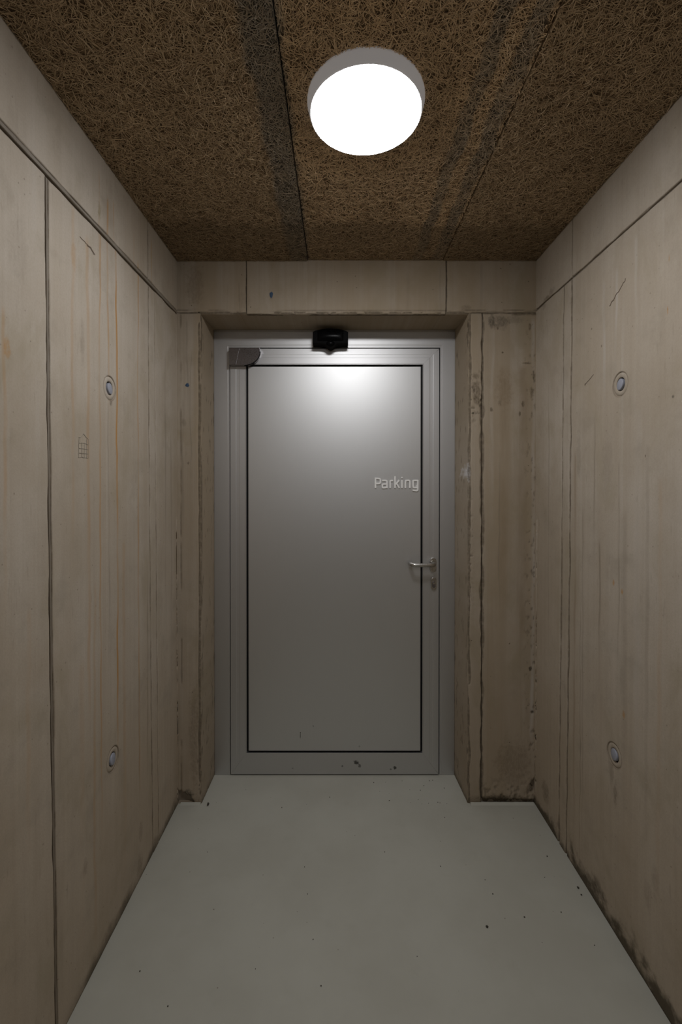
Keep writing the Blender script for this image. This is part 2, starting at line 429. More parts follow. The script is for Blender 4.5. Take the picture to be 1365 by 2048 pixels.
def relief(name, parent, mat, wall, s0, s1, z0, z1, step=(.007, .012), edges=(1, 1, 1, 1), chip=.0035, depth=.005,
           rough=.0006, holes=(), carve=None, seed=0.0, skirt=.02, mapf=None, coarse=False, fine=.0015, base=0.0):
    """edges: which of s0, s1, z0, z1 are worn; holes: (s, z, radius, depth)"""
    ss = coords(s0, s1, step[0], (edges[0], edges[1]), fine, [(h[0], h[2] * 1.15, .0022) for h in holes])
    zz = coords(z0, z1, step[1], (edges[2], edges[3]), fine, [(h[1], h[2] * 1.15, .0022) for h in holes])
    S, Z = np.meshgrid(ss, zz, indexing='ij')
    h = rough * 2 * (fbm(S * 9 + seed, Z * 5 + seed, 3) - .45) + rough * .8 * (fbm(S * 70 + seed, Z * 30, 3) - .45) + base
    dirt_shade = np.zeros_like(h)  # deeper carving goes darker, painting recess shade along with dirt
    w_s = chip * (.25 + 2.2 * np.clip(fbm(Z * 14 + seed * 3, Z * 0 + 4, 4) - .28, 0, 1) * 2)
    w_s2 = chip * (.25 + 2.2 * np.clip(fbm(Z * 14 + seed * 5 + 31, Z * 0 + 8, 4) - .28, 0, 1) * 2)
    w_z = chip * (.25 + 2.2 * np.clip(fbm(S * 14 + seed * 7 + 11, S * 0 + 2, 4) - .28, 0, 1) * 2)
    for on, d, w in ((edges[0], S - s0, w_s), (edges[1], s1 - S, w_s2), (edges[2], Z - z0, w_z), (edges[3], z1 - Z, w_z)):
        if on:
            t = np.clip(1 - d / w, 0, 1)
            h = h - depth * t ** 1.5 * on
            dirt_shade = np.maximum(dirt_shade, sstep(t, .05, .6) * .8)
    for (hs, hz, hr, hd) in holes:
        r = np.sqrt((S - hs - (lean(hz) * 0)) ** 2 + (Z - hz) ** 2)
        h = h - hd * sstep(r, hr, hr - .004)
        dirt_shade = np.maximum(dirt_shade, .8 * np.exp(-((r - hr) / .0022) ** 2))
    if carve is not None:
        dh, dd = carve(S, Z)
        h = h + dh; dirt_shade = np.maximum(dirt_shade, dd)
    f = mapf or MAPS[wall]
    ns, nz = S.shape
    X, Y, ZZ = f(S, Z, h)
    V = np.stack([np.broadcast_to(q, S.shape) for q in (X, Y, ZZ)], -1).reshape(-1, 3)
    idx = np.arange(ns * nz).reshape(ns, nz)
    Q = np.stack([idx[:-1, :-1], idx[1:, :-1], idx[1:, 1:], idx[:-1, 1:]], -1).reshape(-1, 4)
    # skirt all round so that every panel has a thickness
    loop = np.concatenate([idx[:-1, 0], idx[-1, :-1], idx[:0:-1, -1], idx[0, :0:-1]])
    X2, Y2, Z2 = f(S.reshape(-1)[loop], Z.reshape(-1)[loop], np.full(len(loop), -skirt))
    V2 = np.stack([np.broadcast_to(q, loop.shape) for q in (X2, Y2, Z2)], -1)
    n0 = len(V); L = len(loop)
    a = np.arange(L); b = (a + 1) % L
    Q2 = np.stack([loop[a], n0 + a, n0 + b, loop[b]], -1)
    V = np.concatenate([V, V2]); Q = np.concatenate([Q, Q2])
    if wall in ('right', 'soffit', 'reveal_right', 'front_flip'): Q = Q[:, ::-1]
    me = bpy.data.meshes.new(name)
    me.vertices.add(len(V)); me.vertices.foreach_set('co', V.astype(np.float32).ravel())
    me.loops.add(Q.size); me.loops.foreach_set('vertex_index', Q.astype(np.int32).ravel())
    me.polygons.add(len(Q)); me.polygons.foreach_set('loop_start', np.arange(0, Q.size, 4, dtype=np.int32))
    me.polygons.foreach_set('use_smooth', np.concatenate([np.ones(len(Q) - L, bool), np.zeros(L, bool)]))
    me.update(calc_edges=True); me.validate()
    at = me.attributes.new('dirt_shade', 'FLOAT', 'POINT')
    at.data.foreach_set('value', np.concatenate([dirt_shade.reshape(-1), np.full(L, .7)]).astype(np.float32))
    return link(name, me, parent, mat)

def structure(o, label=None):
    o['kind'] = 'structure'
    if label: o['label'] = label
    return o
def thing(o, label, cat, group=None):
    o['label'] = label; o['category'] = cat
    if group: o['group'] = group
    return o
def empty(name, loc):
    o = bpy.data.objects.new(name, None); C.objects.link(o); o.location = loc; o.empty_display_size = .05
    return o
def adopt(o, root):              # keep the world place of a part under its thing's empty
    o.parent = root
    o.matrix_parent_inverse = Matrix.Translation(-Vector(root.location))
    return o

# ------------------------------------------------------------------ floor
bm = bmesh.new()
box(bm, XL - .2, XR + .2, YB - .2, YD + .30, -.12, 0)
floor = structure(from_bm('floor', bm, M['floor']), 'grey green seamless coated concrete floor')

# ------------------------------------------------------------------ side walls
bm = bmesh.new(); box(bm, XL - .22, XL - .0065, YB - .2, YD + .30, -.02, ZC + .2)
wl = structure(from_bm('wall_left', bm, M['joint']), 'board-marked grey beige concrete wall with rust runs')
bm = bmesh.new(); box(bm, XR + .0065, XR + .22, YB - .2, YD + .30, -.02, ZC + .2)
wr = structure(from_bm('wall_right', bm, M['joint']), 'board-marked grey beige concrete wall with mould along its foot')
ZJ = 2.135                       # the horizontal formwork joint
PLUG_L = [(1.3915, 1.683), (1.3875, .538)]       # before the lean of the boards
PLUG_R = [(1.3815, 1.693), (1.3896, .549)]
hl = [(s, z, .037, .0065) for s, z in PLUG_L]
hr = [(s, z, .037, .0065) for s, z in PLUG_R]
relief('concrete_panel', wl, M['wall_left'], 'left', .30, 1.0905, -.005, ZJ - .010, seed=1, edges=(0, 1, 0, 1), chip=.0025, depth=.003)
relief('concrete_panel', wl, M['wall_left'], 'left', 1.1015, 1.6785, -.005, ZJ - .010, seed=2, holes=hl, edges=(1, 1, 0, 1), chip=.003)
relief('concrete_panel', wl, M['wall_left'], 'left', 1.7375, 2.0, -.005, ZJ - .008, seed=3, edges=(1, 0, 0, 1), chip=.003)
relief('concrete_panel', wl, M['wall_left'], 'left', .30, 1.674, ZJ + .008, ZC + .02, seed=4, edges=(0, 1, 1, 0), chip=.0028)
relief('concrete_panel', wl, M['wall_left'], 'left', 1.6785, 2.0, ZJ + .007, ZC + .02, seed=5, edges=(1, 0, 1, 0), chip=.0028)
# mortar ridges pressed out between the boards
relief('joint_ridge', wl, M['joint'], 'left', 1.0930, 1.0990, -.005, ZJ - .011, step=(.002, .012), seed=6, chip=.0014, depth=.0025, base=-.0003, edges=(1, 1, 0, 1), fine=.0009)
relief('joint_ridge', wl, M['wall_left'], 'left', 1.6810, 1.7345, -.005, ZJ - .010, step=(.004, .012), seed=7, chip=.003, base=.0005, edges=(1, 1, 0, 1))
relief('joint_ridge', wl, M['joint'], 'left', .30, 2.0, ZJ - .0055, ZJ + .0055, step=(.008, .0025), seed=8, chip=.0016, depth=.004, base=.0015, edges=(0, 0, 1, 1), fine=.0009)

relief('concrete_panel', wr, M['wall_right'], 'right', .30, 1.672, -.005, ZJ + .008, seed=11, holes=hr, edges=(0, 1, 0, 1), chip=.0034)
relief('concrete_panel', wr, M['wall_right'], 'right', 1.7365, 2.0, -.005, ZJ + .009, seed=13, edges=(1, 0, 0, 1), chip=.004)
relief('joint_ridge', wr, M['wall_right'], 'right', 1.6775, 1.7310, -.005, ZJ + .008, step=(.004, .012), seed=14, chip=.0034, base=.0006, edges=(1, 1, 0, 1))
relief('concrete_panel', wr, M['wall_right'], 'right', .30, 1.671, ZJ + .0135, ZC + .02, seed=15, edges=(0, 1, 1, 0), chip=.0028)
relief('concrete_panel', wr, M['wall_right'], 'right', 1.6735, 2.0, ZJ + .0135, ZC + .02, seed=16, edges=(1, 0, 1, 0), chip=.0024)
# the stretch of corridor behind the camera: plain boards of the same formwork
for wall, root, x0, x1 in (('left', wl, XL - .02, XL), ('right', wr, XR, XR + .02)):
    for i in range(5):
        a = .295 - (i + 1) * .915; b = .29 - i * .915
        bm = bmesh.new(); box(bm, x0, x1, a, b, -.005, ZJ - .004)
        from_bm('concrete_panel', bm, M['concrete_plain'], root)
        bm = bmesh.new(); box(bm, x0, x1, a, b, ZJ + .006, ZC + .02)
        from_bm('concrete_panel', bm, M['concrete_plain'], root)

# ------------------------------------------------------------------ end wall of the corridor behind the camera
bm = bmesh.new(); box(bm, XL - .2, XR + .2, YB - .2, YB, -.02, ZC + .2)
structure(from_bm('wall_back', bm, M['concrete_plain']), 'plain concrete end wall of the corridor')

# ------------------------------------------------------------------ front wall with the door opening
bm = bmesh.new()
box(bm, XL - .2, OX0 - .012, Y1 + .012, YD + .28, -.02, ZC + .2)
box(bm, OX1 + .012, XR + .2, Y1 + .012, YD + .28, -.02, ZC + .2)
box(bm, OX0 - .012, OX1 + .012, Y1 + .012, YD + .28, OZ + .012, ZC + .2)
wf = structure(from_bm('wall_front', bm, M['joint']), 'concrete wall with the door opening, piers and a lintel')

def left_pier(S, Z):
    # ragged edge along the opening, a chipped line by the corner, and the broken foot
    w = .004 + .012 * np.clip(fbm(Z * 10 + 3, Z * 0 + 1, 4) - .25, 0, 1) + .004 * sstep(Z, 1.4, .2)
    c = -.6035 + .004 * (fbm(Z * 5, Z * 0 + 7, 3) - .5)
    t = np.clip(1 - np.abs(S - c) / w, 0, 1) * sstep(fbm(Z * 7 + 9, Z * 0 + 3, 3), .22, .36)
    dh = -.006 * t; dd = sstep(t, .1, .6) * .95
    c2 = -.686 + .006 * (fbm(Z * 4 + 5, Z * 0, 3) - .5)
    t2 = np.clip(1 - np.abs(S - c2) / (.003 + .006 * fbm(Z * 20, S * 60, 3)), 0, 1) * sstep(fbm(Z * 9 + 2, Z * 0 + 3, 3), .38, .52)
    dh = dh - .003 * t2; dd = np.maximum(dd, t2 * .5)
    pit = sstep(fbm(S * 130, Z * 130, 3), .55, .68) * sstep(S, -.64, -.605) * sstep(Z, .75, .15)
    dh = dh - .003 * pit; dd = np.maximum(dd, .6 * pit)
    r = (S + .700) / .075 + (Z - .008) / .058 + .5 * (fbm(S * 60, Z * 60, 3) - .5)
    hole = sstep(r, 1.0, .75) * sstep(Z, .004, .012)
    dh = dh - .030 * hole; dd = np.maximum(dd, hole)
    return dh, dd
relief('concrete_panel', wf, M['wall_front'], 'front', XL - .01, OX0, -.005, OZ + .0050, step=(.0028, .006), seed=21, edges=(0, 1, 0, .3), carve=left_pier, chip=.003, fine=.0012)

def right_strip(S, Z):
    pit = sstep(fbm(S * 90, Z * 90, 3), .53, .66) * sstep(np.abs(Z - 1.78), .16, .05)
    pit = np.maximum(pit, sstep(fbm(S * 110 + 40, Z * 110, 3), .52, .66) * sstep(S, .595, .572) * sstep(np.abs(Z - 1.10), .35, .1))
    w = .0035 + .011 * np.clip(fbm(Z * 9 + 13, Z * 0 + 2, 4) - .30, 0, 1) * 2
    c = OX1 + .0045 + .004 * (fbm(Z * 6 + 2, Z * 0 + 5, 3) - .5)
    t = np.clip(1 - np.abs(S - c) / w, 0, 1) * sstep(fbm(Z * 6 + 21, Z * 0 + 3, 3), .24, .36) * sstep(np.abs(Z - 1.443), .02, .05)
    return -.004 * pit - .006 * t, np.maximum(pit * .9, sstep(t, .08, .5))
relief('mortar_strip', wf, M['wall_front'], 'front', OX1, .6225, -.005, OZ + .0035, step=(.0026, .006), seed=22, edges=(.4, 1, 0, 0), chip=.0070, depth=.0055, carve=right_strip, fine=.0012)
def right_pier(S, Z):
    pit = sstep(fbm(S * 100 + 8, Z * 60, 3), .56, .68) * sstep(S, .79, .845) * .8
    foot = sstep(fbm(S * 70 + 8, Z * 70, 3), .45, .62) * sstep(Z, .14, .02)
    edge = sstep(Z, .012 + .028 * fbm(S * 40 + 3, S * 0 + 2, 3), .006)
    corner = sstep((.8558 - S) / .022 + np.abs(Z - .085) / .03 + .4 * (fbm(S * 80, Z * 80, 3) - .5), 1.0, .6)
    dh = -.002 * pit - .004 * foot - .012 * edge - .015 * corner
    return dh, np.maximum.reduce([pit * .8, foot * .6, edge, corner])
relief('concrete_panel', wf, M['wall_front'], 'front', .6245, XR + .01, -.005, OZ + .0050, step=(.0035, .006), seed=23, edges=(1, 0, 0, .4), chip=.0068, depth=.0055, carve=right_pier, fine=.0012)
def head_edge(S, Z):
    t = sstep(Z, OZ + .016 + .012 * (fbm(S * 25 + 4, S * 0 + 3, 3) - .3), OZ + .002) * sstep(fbm(S * 30 + 9, Z * 90, 4), .36, .56)
    l = np.exp(-((Z - (OZ + .017)) / .0016) ** 2) * sstep(fbm(S * 12, S * 0 + 5, 3), .30, .45)
    return -.005 * t - .003 * l, np.maximum(t * .7, l * .75)
for i, (a, b) in enumerate(((XL - .01, -.4), (-.3982, .4652), (.4676, XR + .01))):
    relief('concrete_panel', wf, M['wall_front'], 'front', a, b, OZ + .0055 if i != 1 else OZ, ZC + .02, step=(.005, .004), seed=24 + i, edges=(0 if i == 0 else .4, 0 if i == 2 else .4, 1 if i == 1 else .35, 0), chip=.0026, depth=.004, carve=head_edge, fine=.0012)
# the faces of the opening: two jambs and the soffit
YR = YD + .02
def jl(s, z, h): return (OX0 + (BX0 - OX0) * (s - Y1) / (YD - Y1) + h, s, z)
def jr(s, z, h): return (OX1 + (BX1 - OX1) * (s - Y1) / (YD - Y1) - h, s, z)
def sf(s, x, h): return (x, s, OZ - h)
def jpits(S, Z):
    pit = sstep(fbm(S * 90 + 5, Z * 22, 3), .60, .68)
    return -.0015 * pit, pit * .6
relief('reveal_face', wf, M['wall_front'], 'reveal_left', Y1 + .002, YR, -.005, OZ + .01, step=(.006, .012), seed=31, edges=(1, 0, 0, 0), mapf=jl, skirt=.011, chip=.002, carve=jpits)
relief('reveal_face', wf, M['wall_front'], 'reveal_right', Y1 + .002, YR, -.005, OZ + .01, step=(.006, .012), seed=32, edges=(1, 0, 0, 0), mapf=jr, skirt=.011, chip=.003, carve=jpits)
relief('soffit_face', wf, M['wall_front'], 'soffit', Y1 + .002, YR, OX0 - .01, OX1 + .01, step=(.006, .012), seed=33, edges=(1, 0, 0, 0), mapf=sf, skirt=.011, chip=.003)

# the floor coating turned up a little at the foot of the piers
bm = bmesh.new()
for a, b in ((XL + .012, OX0 - .004), (OX1 + .012, XR - .006)):
    pr = [(0, 0), (0, .006), (.004, .0045), (.010, .0012), (.014, 0)]
    v = [[bm.verts.new((x, Y1 - d, zz)) for d, zz in pr] for x in (a, b)]
    for i in range(4): bm.faces.new((v[0][i], v[0][i + 1], v[1][i + 1], v[1][i]))
    bm.faces.new(v[0]); bm.faces.new(v[1][::-1]); bm.faces.new((v[0][0], v[1][0], v[1][4], v[0][4]))
structure(from_bm('baseboard_front', bm, M['floor'], None), 'low turned-up edge of the floor coating at the piers')

# ------------------------------------------------------------------ ceiling of wood-wool boards
bm = bmesh.new(); box(bm, XL - .2, XR + .2, YB - .2, YD + .28, ZC + .025, ZC + .2)
ceil = structure(from_bm('ceiling', bm, M['wool_core']), 'brown wood-wool board ceiling with grey bands at the joints')
def strands(board, x0, x1, y0, y1, z, count, seed, pale):
    r = np.random.default_rng(seed)
    L = r.uniform(.014, .044, count); W = r.uniform(.0008, .0019, count)
    cx = r.uniform(x0, x1, count); cy = r.uniform(y0, y1, count)
    th = r.uniform(0, 2 * np.pi, count); cur = r.normal(0, 14, count)
    top = r.uniform(.0, .0032, count); roll = r.normal(0, .45, count)
    tilt = r.normal(0, .0018, count); ph = r.uniform(0, 6.28, count)
    n = 5
    t = np.linspace(-.5, .5, n)
    ang = th[:, None] + cur[:, None] * (L[:, None] * t[None])
    dx = np.cumsum(np.cos(ang), 1); dy = np.cumsum(np.sin(ang), 1)
    px = cx[:, None] + (dx - dx[:, 2:3]) * L[:, None] / (n - 1)
    py = cy[:, None] + (dy - dy[:, 2:3]) * L[:, None] / (n - 1)
    pz = z - .0008 - top[:, None] + tilt[:, None] * t[None] * 2 + .0008 * np.sin(t[None] * 9 + ph[:, None])
    nx = -np.sin(ang); ny = np.cos(ang)
    taper = np.array([.55, 1, 1, 1, .55])
    w = W[:, None] * taper[None] / 2
    cr = np.cos(roll)[:, None]; sr = np.sin(roll)[:, None]
    A = np.stack([px + nx * w * cr, py + ny * w * cr, pz + w * sr], -1)
    B = np.stack([px - nx * w * cr, py - ny * w * cr, pz - w * sr], -1)
    V = np.stack([A, B], 2)                                  # count, n, 2, 3
    V[..., 0] = np.clip(V[..., 0], x0, x1); V[..., 1] = np.clip(V[..., 1], y0, y1)
    V[..., 2] = np.minimum(V[..., 2], z + .001)
    V = V.reshape(-1, 3)
    b = (np.arange(count) * n * 2)[:, None] + (np.arange(n - 1) * 2)[None]
    Q = np.stack([b, b + 1, b + 3, b + 2], -1).reshape(-1, 4)
    me = bpy.data.meshes.new('wood_wool')
    me.vertices.add(len(V)); me.vertices.foreach_set('co', V.astype(np.float32).ravel())
    me.loops.add(Q.size); me.loops.foreach_set('vertex_index', Q.astype(np.int32).ravel())
    me.polygons.add(len(Q)); me.polygons.foreach_set('loop_start', np.arange(0, Q.size, 4, dtype=np.int32))
    me.update(calc_edges=True)
    tint = np.clip(r.beta(1.8, 2.4, count) - top * -40 * 0, 0, 1)
    at = me.attributes.new('tint', 'FLOAT', 'POINT')
    at.data.foreach_set('value', np.repeat(tint, n * 2).astype(np.float32))
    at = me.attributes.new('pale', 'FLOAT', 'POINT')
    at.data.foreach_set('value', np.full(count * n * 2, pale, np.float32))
    o = link('wood_wool', me, board, M['wool'])
    o['kind'] = 'stuff'
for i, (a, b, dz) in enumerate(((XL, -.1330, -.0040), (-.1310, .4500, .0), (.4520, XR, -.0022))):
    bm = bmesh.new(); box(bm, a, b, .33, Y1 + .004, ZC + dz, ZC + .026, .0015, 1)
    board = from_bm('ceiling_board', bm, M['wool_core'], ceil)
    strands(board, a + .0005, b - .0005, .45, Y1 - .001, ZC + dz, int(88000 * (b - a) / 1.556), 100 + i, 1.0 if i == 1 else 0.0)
    for j in range(3):
        bm = bmesh.new(); box(bm, a, b, .328 - (j + 1) * 1.55, .326 - j * 1.55, ZC, ZC + .026, .0015, 1)
        from_bm('ceiling_board', bm, M['wool_core'], ceil)

# ------------------------------------------------------------------ ceiling lamp
LR = .138
def ceiling_lamp(LX, LY, label):
    lamp = thing(empty('ceiling_lamp', (LX, LY, ZC)), label, 'lamp', 'round ceiling lamps along the corridor')
    bm = bmesh.new()
    lathe(bm, [(0, .004), (.1490, .004), (.1490, -.004), (.1475, -.010), (.1440, -.024), (.1425, -.0285), (.1415, -.0295), (.1390, -.0295), (.1385, -.022), (0, -.022)], (LX, LY, ZC - .003), (0, 0, 1), 96)
    adopt(from_bm('lamp_body', bm, M['lamp_body'], None, True), lamp)
    bm = bmesh.new()
    sag, base = .020, -.0290
    prof = [(LR * q, base - .002 - sag * (1 - q * q)) for q in (1, .985, .95, .88, .75, .55, .3)] + [(0, base - .002 - sag)]
    lathe(bm, [(LR, base + .004)] + prof, (LX, LY, ZC - .003), (0, 0, 1), 96)
    adopt(from_bm('diffuser', bm, M['diffuser'], None, True), lamp)
ceiling_lamp(.0695, 1.168, 'round white flush lamp shining under the brown board ceiling before the door')
ceiling_lamp(.0695, -1.20, 'round white flush lamp farther back along the corridor ceiling')

# ------------------------------------------------------------------ door frame
def bar(name, parent, mat, axis, a, b, w0, w1, y0, mitre=(0, 0), steps=(), thick=.05):
    """an extruded profile with mitred ends.  axis 'z': runs a..b up, its section runs w0 (inner side) to w1 (outer side);
    steps: (fraction of the width, recess) pairs that give the section; mitre: how far the outer side runs on at each end"""
    bm = bmesh.new()
    sec = [(0.0, steps[0][1])] + list(steps) + [(1.0, steps[-1][1])] if steps else [(0, 0), (1, 0)]
    rows = []
    for end in (0, 1):
        row = []
        for fr, rec in sec:
            w = w0 + (w1 - w0) * fr
            l = (a - mitre[0] * fr) if end == 0 else (b + mitre[1] * fr)
            row.append((w, l, y0 + rec))
        row += [(w1, a - mitre[0] if end == 0 else b + mitre[1], y0 + thick), (w0, a if end == 0 else b, y0 + thick)]
        rows.append([bm.verts.new((w, y, l) if axis == 'z' else (l, y, w)) for w, l, y in row])
    n = len(rows[0])
    for i in range(n): bm.faces.new((rows[0][i], rows[0][(i + 1) % n], rows[1][(i + 1) % n], rows[1][i]))
    bm.faces.new(rows[0]); bm.faces.new(rows[1][::-1])
    return from_bm(name, bm, mat, parent)
FY = YD + .003                   # frame face, a shade behind the leaf
LX0, LX1, LZ1, LZ0 = -.5150, .4790, 2.0365, .0065      # door leaf
frame = structure(empty('trim_1', (0, YD, 0)), 'anodised aluminium door frame set in the concrete opening')
FB = 2.045                       # underside of the frame head
fx0, fx1 = LX0 - .004, LX1 + .0045
JW0, JW1 = fx0 - (BX0 + .001), (BX1 - .001) - fx1
HH = OZ - .001 - (FB - .003)
for args in (('frame_jamb', 'z', .001, FB - .003, fx0, BX0 + .001, (0, HH), [(.04, 0), (.05, .0004), (.10, .0004), (.11, 0), (.955, 0), (.957, .0015)]),
             ('frame_jamb', 'z', .001, FB - .003, fx1, BX1 - .001, (0, HH), [(.05, 0), (.06, .0004), (.12, .0004), (.13, 0), (.945, 0), (.947, .0015)])):
    nm, ax, a, b, w0, w1, mi, st = args
    adopt(bar(nm, None, M['profile'], ax, a, b, w0, w1, FY, mi, st), frame)
adopt(bar('frame_head', None, M['profile'], 'x', fx0, fx1, FB - .003, OZ - .001, FY, (JW0, JW1), [(.10, 0), (.12, .0004), (.16, .0004), (.18, 0)]), frame)
bm = bmesh.new(); box(bm, LX0 - .02, LX1 + .02, FY + .030, FY + .05, 0.001, FB + .01)
adopt(from_bm('frame_rebate', bm, M['gasket'], None), frame)

# ------------------------------------------------------------------ door leaf
bm = bmesh.new(); box(bm, LX0 + .002, LX1 - .002, YD + .012, YD + .026, LZ0 + .001, LZ1 - .001)
door = structure(from_bm('door_1', bm, M['gasket']), 'plain satin aluminium door marked Parking with a lever handle')
PX0, PX1, PZ0, PZ1 = -.4395, .4010, .1085, 1.9610       # inner edge of the stiles and rails
SW0, SW1, RH0, RH1 = PX0 - LX0, LX1 - PX1, PZ0 - LZ0, LZ1 - PZ1
bar('stile', door, M['profile'], 'z', PZ0, PZ1, PX0, LX0, YD, (RH0, RH1), [(.03, -.0006), (.06, 0), (.42, 0), (.45, .0003), (.62, .0003), (.65, 0), (.97, 0)], .011)
bar('stile', door, M['profile'], 'z', PZ0, PZ1, PX1, LX1, YD, (RH0, RH1), [(.03, -.0006), (.06, 0), (.42, 0), (.45, .0003), (.62, .0003), (.65, 0), (.855, 0), (.858, .0030)], .011)
bar('rail', door, M['profile'], 'x', PX0 + .0003, PX1 - .0003, PZ1, LZ1, YD, (SW0 * .997, SW1 * .997), [(.03, -.0006), (.06, 0), (.42, 0), (.45, .0003), (.62, .0003), (.65, 0)], .011)
bar('rail', door, M['profile'], 'x', PX0 + .0003, PX1 - .0003, PZ0, LZ0, YD, (SW0 * .997, SW1 * .997), [(.03, -.0006), (.06, 0)], .011)
G = .0092                        # the black shadow gap round the sheet
bm = bmesh.new(); box(bm, PX0 + G, PX1 - G, YD + .002, YD + .014, PZ0 + G, PZ1 - G, .001, 2)
from_bm('door_panel', bm, M['panel'], door)
bm = bmesh.new(); box(bm, LX0 + .003, LX1 - .003, YD + .008, YD + .026, .0006, LZ0 + .002)
from_bm('bottom_seal', bm, M['gasket'], door)

# lettering, cut from sheet and stood proud of the door
def ribbon(bm, path, w, y0, y1):
    p = [Vector((q[0], q[1])) for q in path]
    L, R = [], []
    for i in range(len(p)):
        d0 = (p[i] - p[i - 1]).normalized() if i else (p[1] - p[0]).normalized()
        d1 = (p[i + 1] - p[i]).normalized() if i < len(p) - 1 else d0
        t = (d0 + d1)
        t = t.normalized() if t.length > 1e-6 else d0
        n = Vector((-t.y, t.x)); k = w / 2 / max(.5, n.dot(Vector((-d0.y, d0.x))))
        L.append(p[i] + n * k); R.append(p[i] - n * k)
    vl = [[bm.verts.new((q.x, y, q.y)) for q in L] for y in (y0, y1)]
    vr = [[bm.verts.new((q.x, y, q.y)) for q in R] for y in (y0, y1)]
    for i in range(len(p) - 1):
        bm.faces.new((vl[0][i], vl[0][i + 1], vr[0][i + 1], vr[0][i]))
        bm.faces.new((vl[1][i], vr[1][i], vr[1][i + 1], vl[1][i + 1]))
        bm.faces.new((vl[0][i], vl[1][i], vl[1][i + 1], vl[0][i + 1]))
        bm.faces.new((vr[0][i], vr[0][i + 1], vr[1][i + 1], vr[1][i]))
    bm.faces.new((vl[0][0], vr[0][0], vr[1][0], vl[1][0])); bm.faces.new((vl[0][-1], vl[1][-1], vr[1][-1], vr[0][-1]))
GLYPH = {
    'P': [([(322, 450), (322, 251)], 0), ([(322, 264), (372, 264), (414, 268), (416, 312), (416, 358), (372, 363), (322, 363)], 2)],
    'a': [([(454, 312), (472, 302), (512, 303), (546, 306), (545, 345), (545, 452)], 2), ([(545, 372), (492, 374), (456, 376), (456, 410), (457, 446), (498, 444), (545, 436)], 2)],
    'r': [([(609, 450), (609, 340), (610, 308), (636, 304), (662, 304)], 2)],
    'k': [([(703, 450), (703, 220)], 0), ([(712, 378), (742, 352), (784, 295)], 1), ([(732, 364), (752, 392), (786, 450)], 1)],
    'i': [([(838, 450), (838, 296)], 0), ([(838, 259), (838, 234)], 0)],
    'n': [([(906, 450), (906, 305), (940, 302), (990, 300), (993, 345), (993, 450)], 2)],
    'g': [([(1147, 304), (1095, 303), (1056, 304), (1056, 350), (1056, 400), (1058, 442), (1100, 440), (1147, 436)], 2), ([(1147, 292), (1147, 440), (1147, 500), (1105, 500), (1048, 494)], 2)],
}
bm = bmesh.new()
for q in (0.175, .372):          # two small spacer studs behind the word
    lathe(bm, [(.0025, .0), (.0025, .0032), (0, .0032)], (q, YD + .002, 1.385), (0, -1, 0), 8)
sign = from_bm('lettering', bm, M['letters'], door)
sign['label'] = 'pale raised lettering reading Parking'
for ch in 'Parking':
    bm = bmesh.new()
    for i, (pts, it) in enumerate(GLYPH[ch]):
        w = [((px - 308) / 4105 + .1727, (450 - py) / 4105 + 1.3745) for px, py in pts]
        pth = smooth_path([(a, b, 0) for a, b in w], it) if it else [Vector((a, b, 0)) for a, b in w]
        ribbon(bm, [(q.x, q.y) for q in pth], .0066, YD - .0036 - .00006 * i, YD + .0020 - .00006 * i)
    from_bm('letter', bm, M['letters'], sign)

# lever handle and lock
def oval(cx, cz, w, h, n=10):
    r = w / 2
    pts = []
    for k in range(n + 1): a = math.pi * k / n; pts.append((cx + r * math.cos(a), cz + h / 2 - r + r * math.sin(a)))
    for k in range(n + 1): a = math.pi + math.pi * k / n; pts.append((cx + r * math.cos(a), cz - h / 2 + r + r * math.sin(a)))
    return pts
HX = .4470
bm = bmesh.new(); prism(bm, oval(HX + .003, 1.0085, .030, .070), YD - .009, YD + .0005, bevel=.0025)
handle = from_bm('door_handle', bm, M['steel'], door)
bm = bmesh.new()
path = [(HX, YD - .006, 1.0165), (HX, YD - .040, 1.0165), (HX - .003, YD - .050, 1.0165), (HX - .012, YD - .055, 1.0165), (HX - .030, YD - .056, 1.0165), (HX - .090, YD - .0562, 1.0165),
        (HX - .0985, YD - .0550, 1.0165), (HX - .1035, YD - .0500, 1.0165), (HX - .1055, YD - .040, 1.0165), (HX - .1085, YD - .016, 1.0165)]
tube(bm, path, .0095, 18)
from_bm('lever', bm, M['steel'], handle, True)
bm = bmesh.new(); prism(bm, oval(HX + .006, .9185, .027, .062), YD - .007, YD + .0005, bevel=.002)
lock = from_bm('lock_plate', bm, M['steel'], door)
bm = bmesh.new(); prism(bm, oval(HX + .006, .9155, .0155, .031), YD - .0085, YD - .004, bevel=.001)
cyl = from_bm('lock_cylinder', bm, M['hinge'], lock)
bm = bmesh.new(); lathe(bm, [(0, .0002), (.0052, .0002), (.0052, .0012), (0, .0012)], (HX + .006, YD - .0085, .922), (0, -1, 0), 16)
box(bm, HX + .0052, HX + .0068, YD - .0105, YD - .0092, .9185, .9255)
from_bm('keyway', bm, M['steel'], lock)

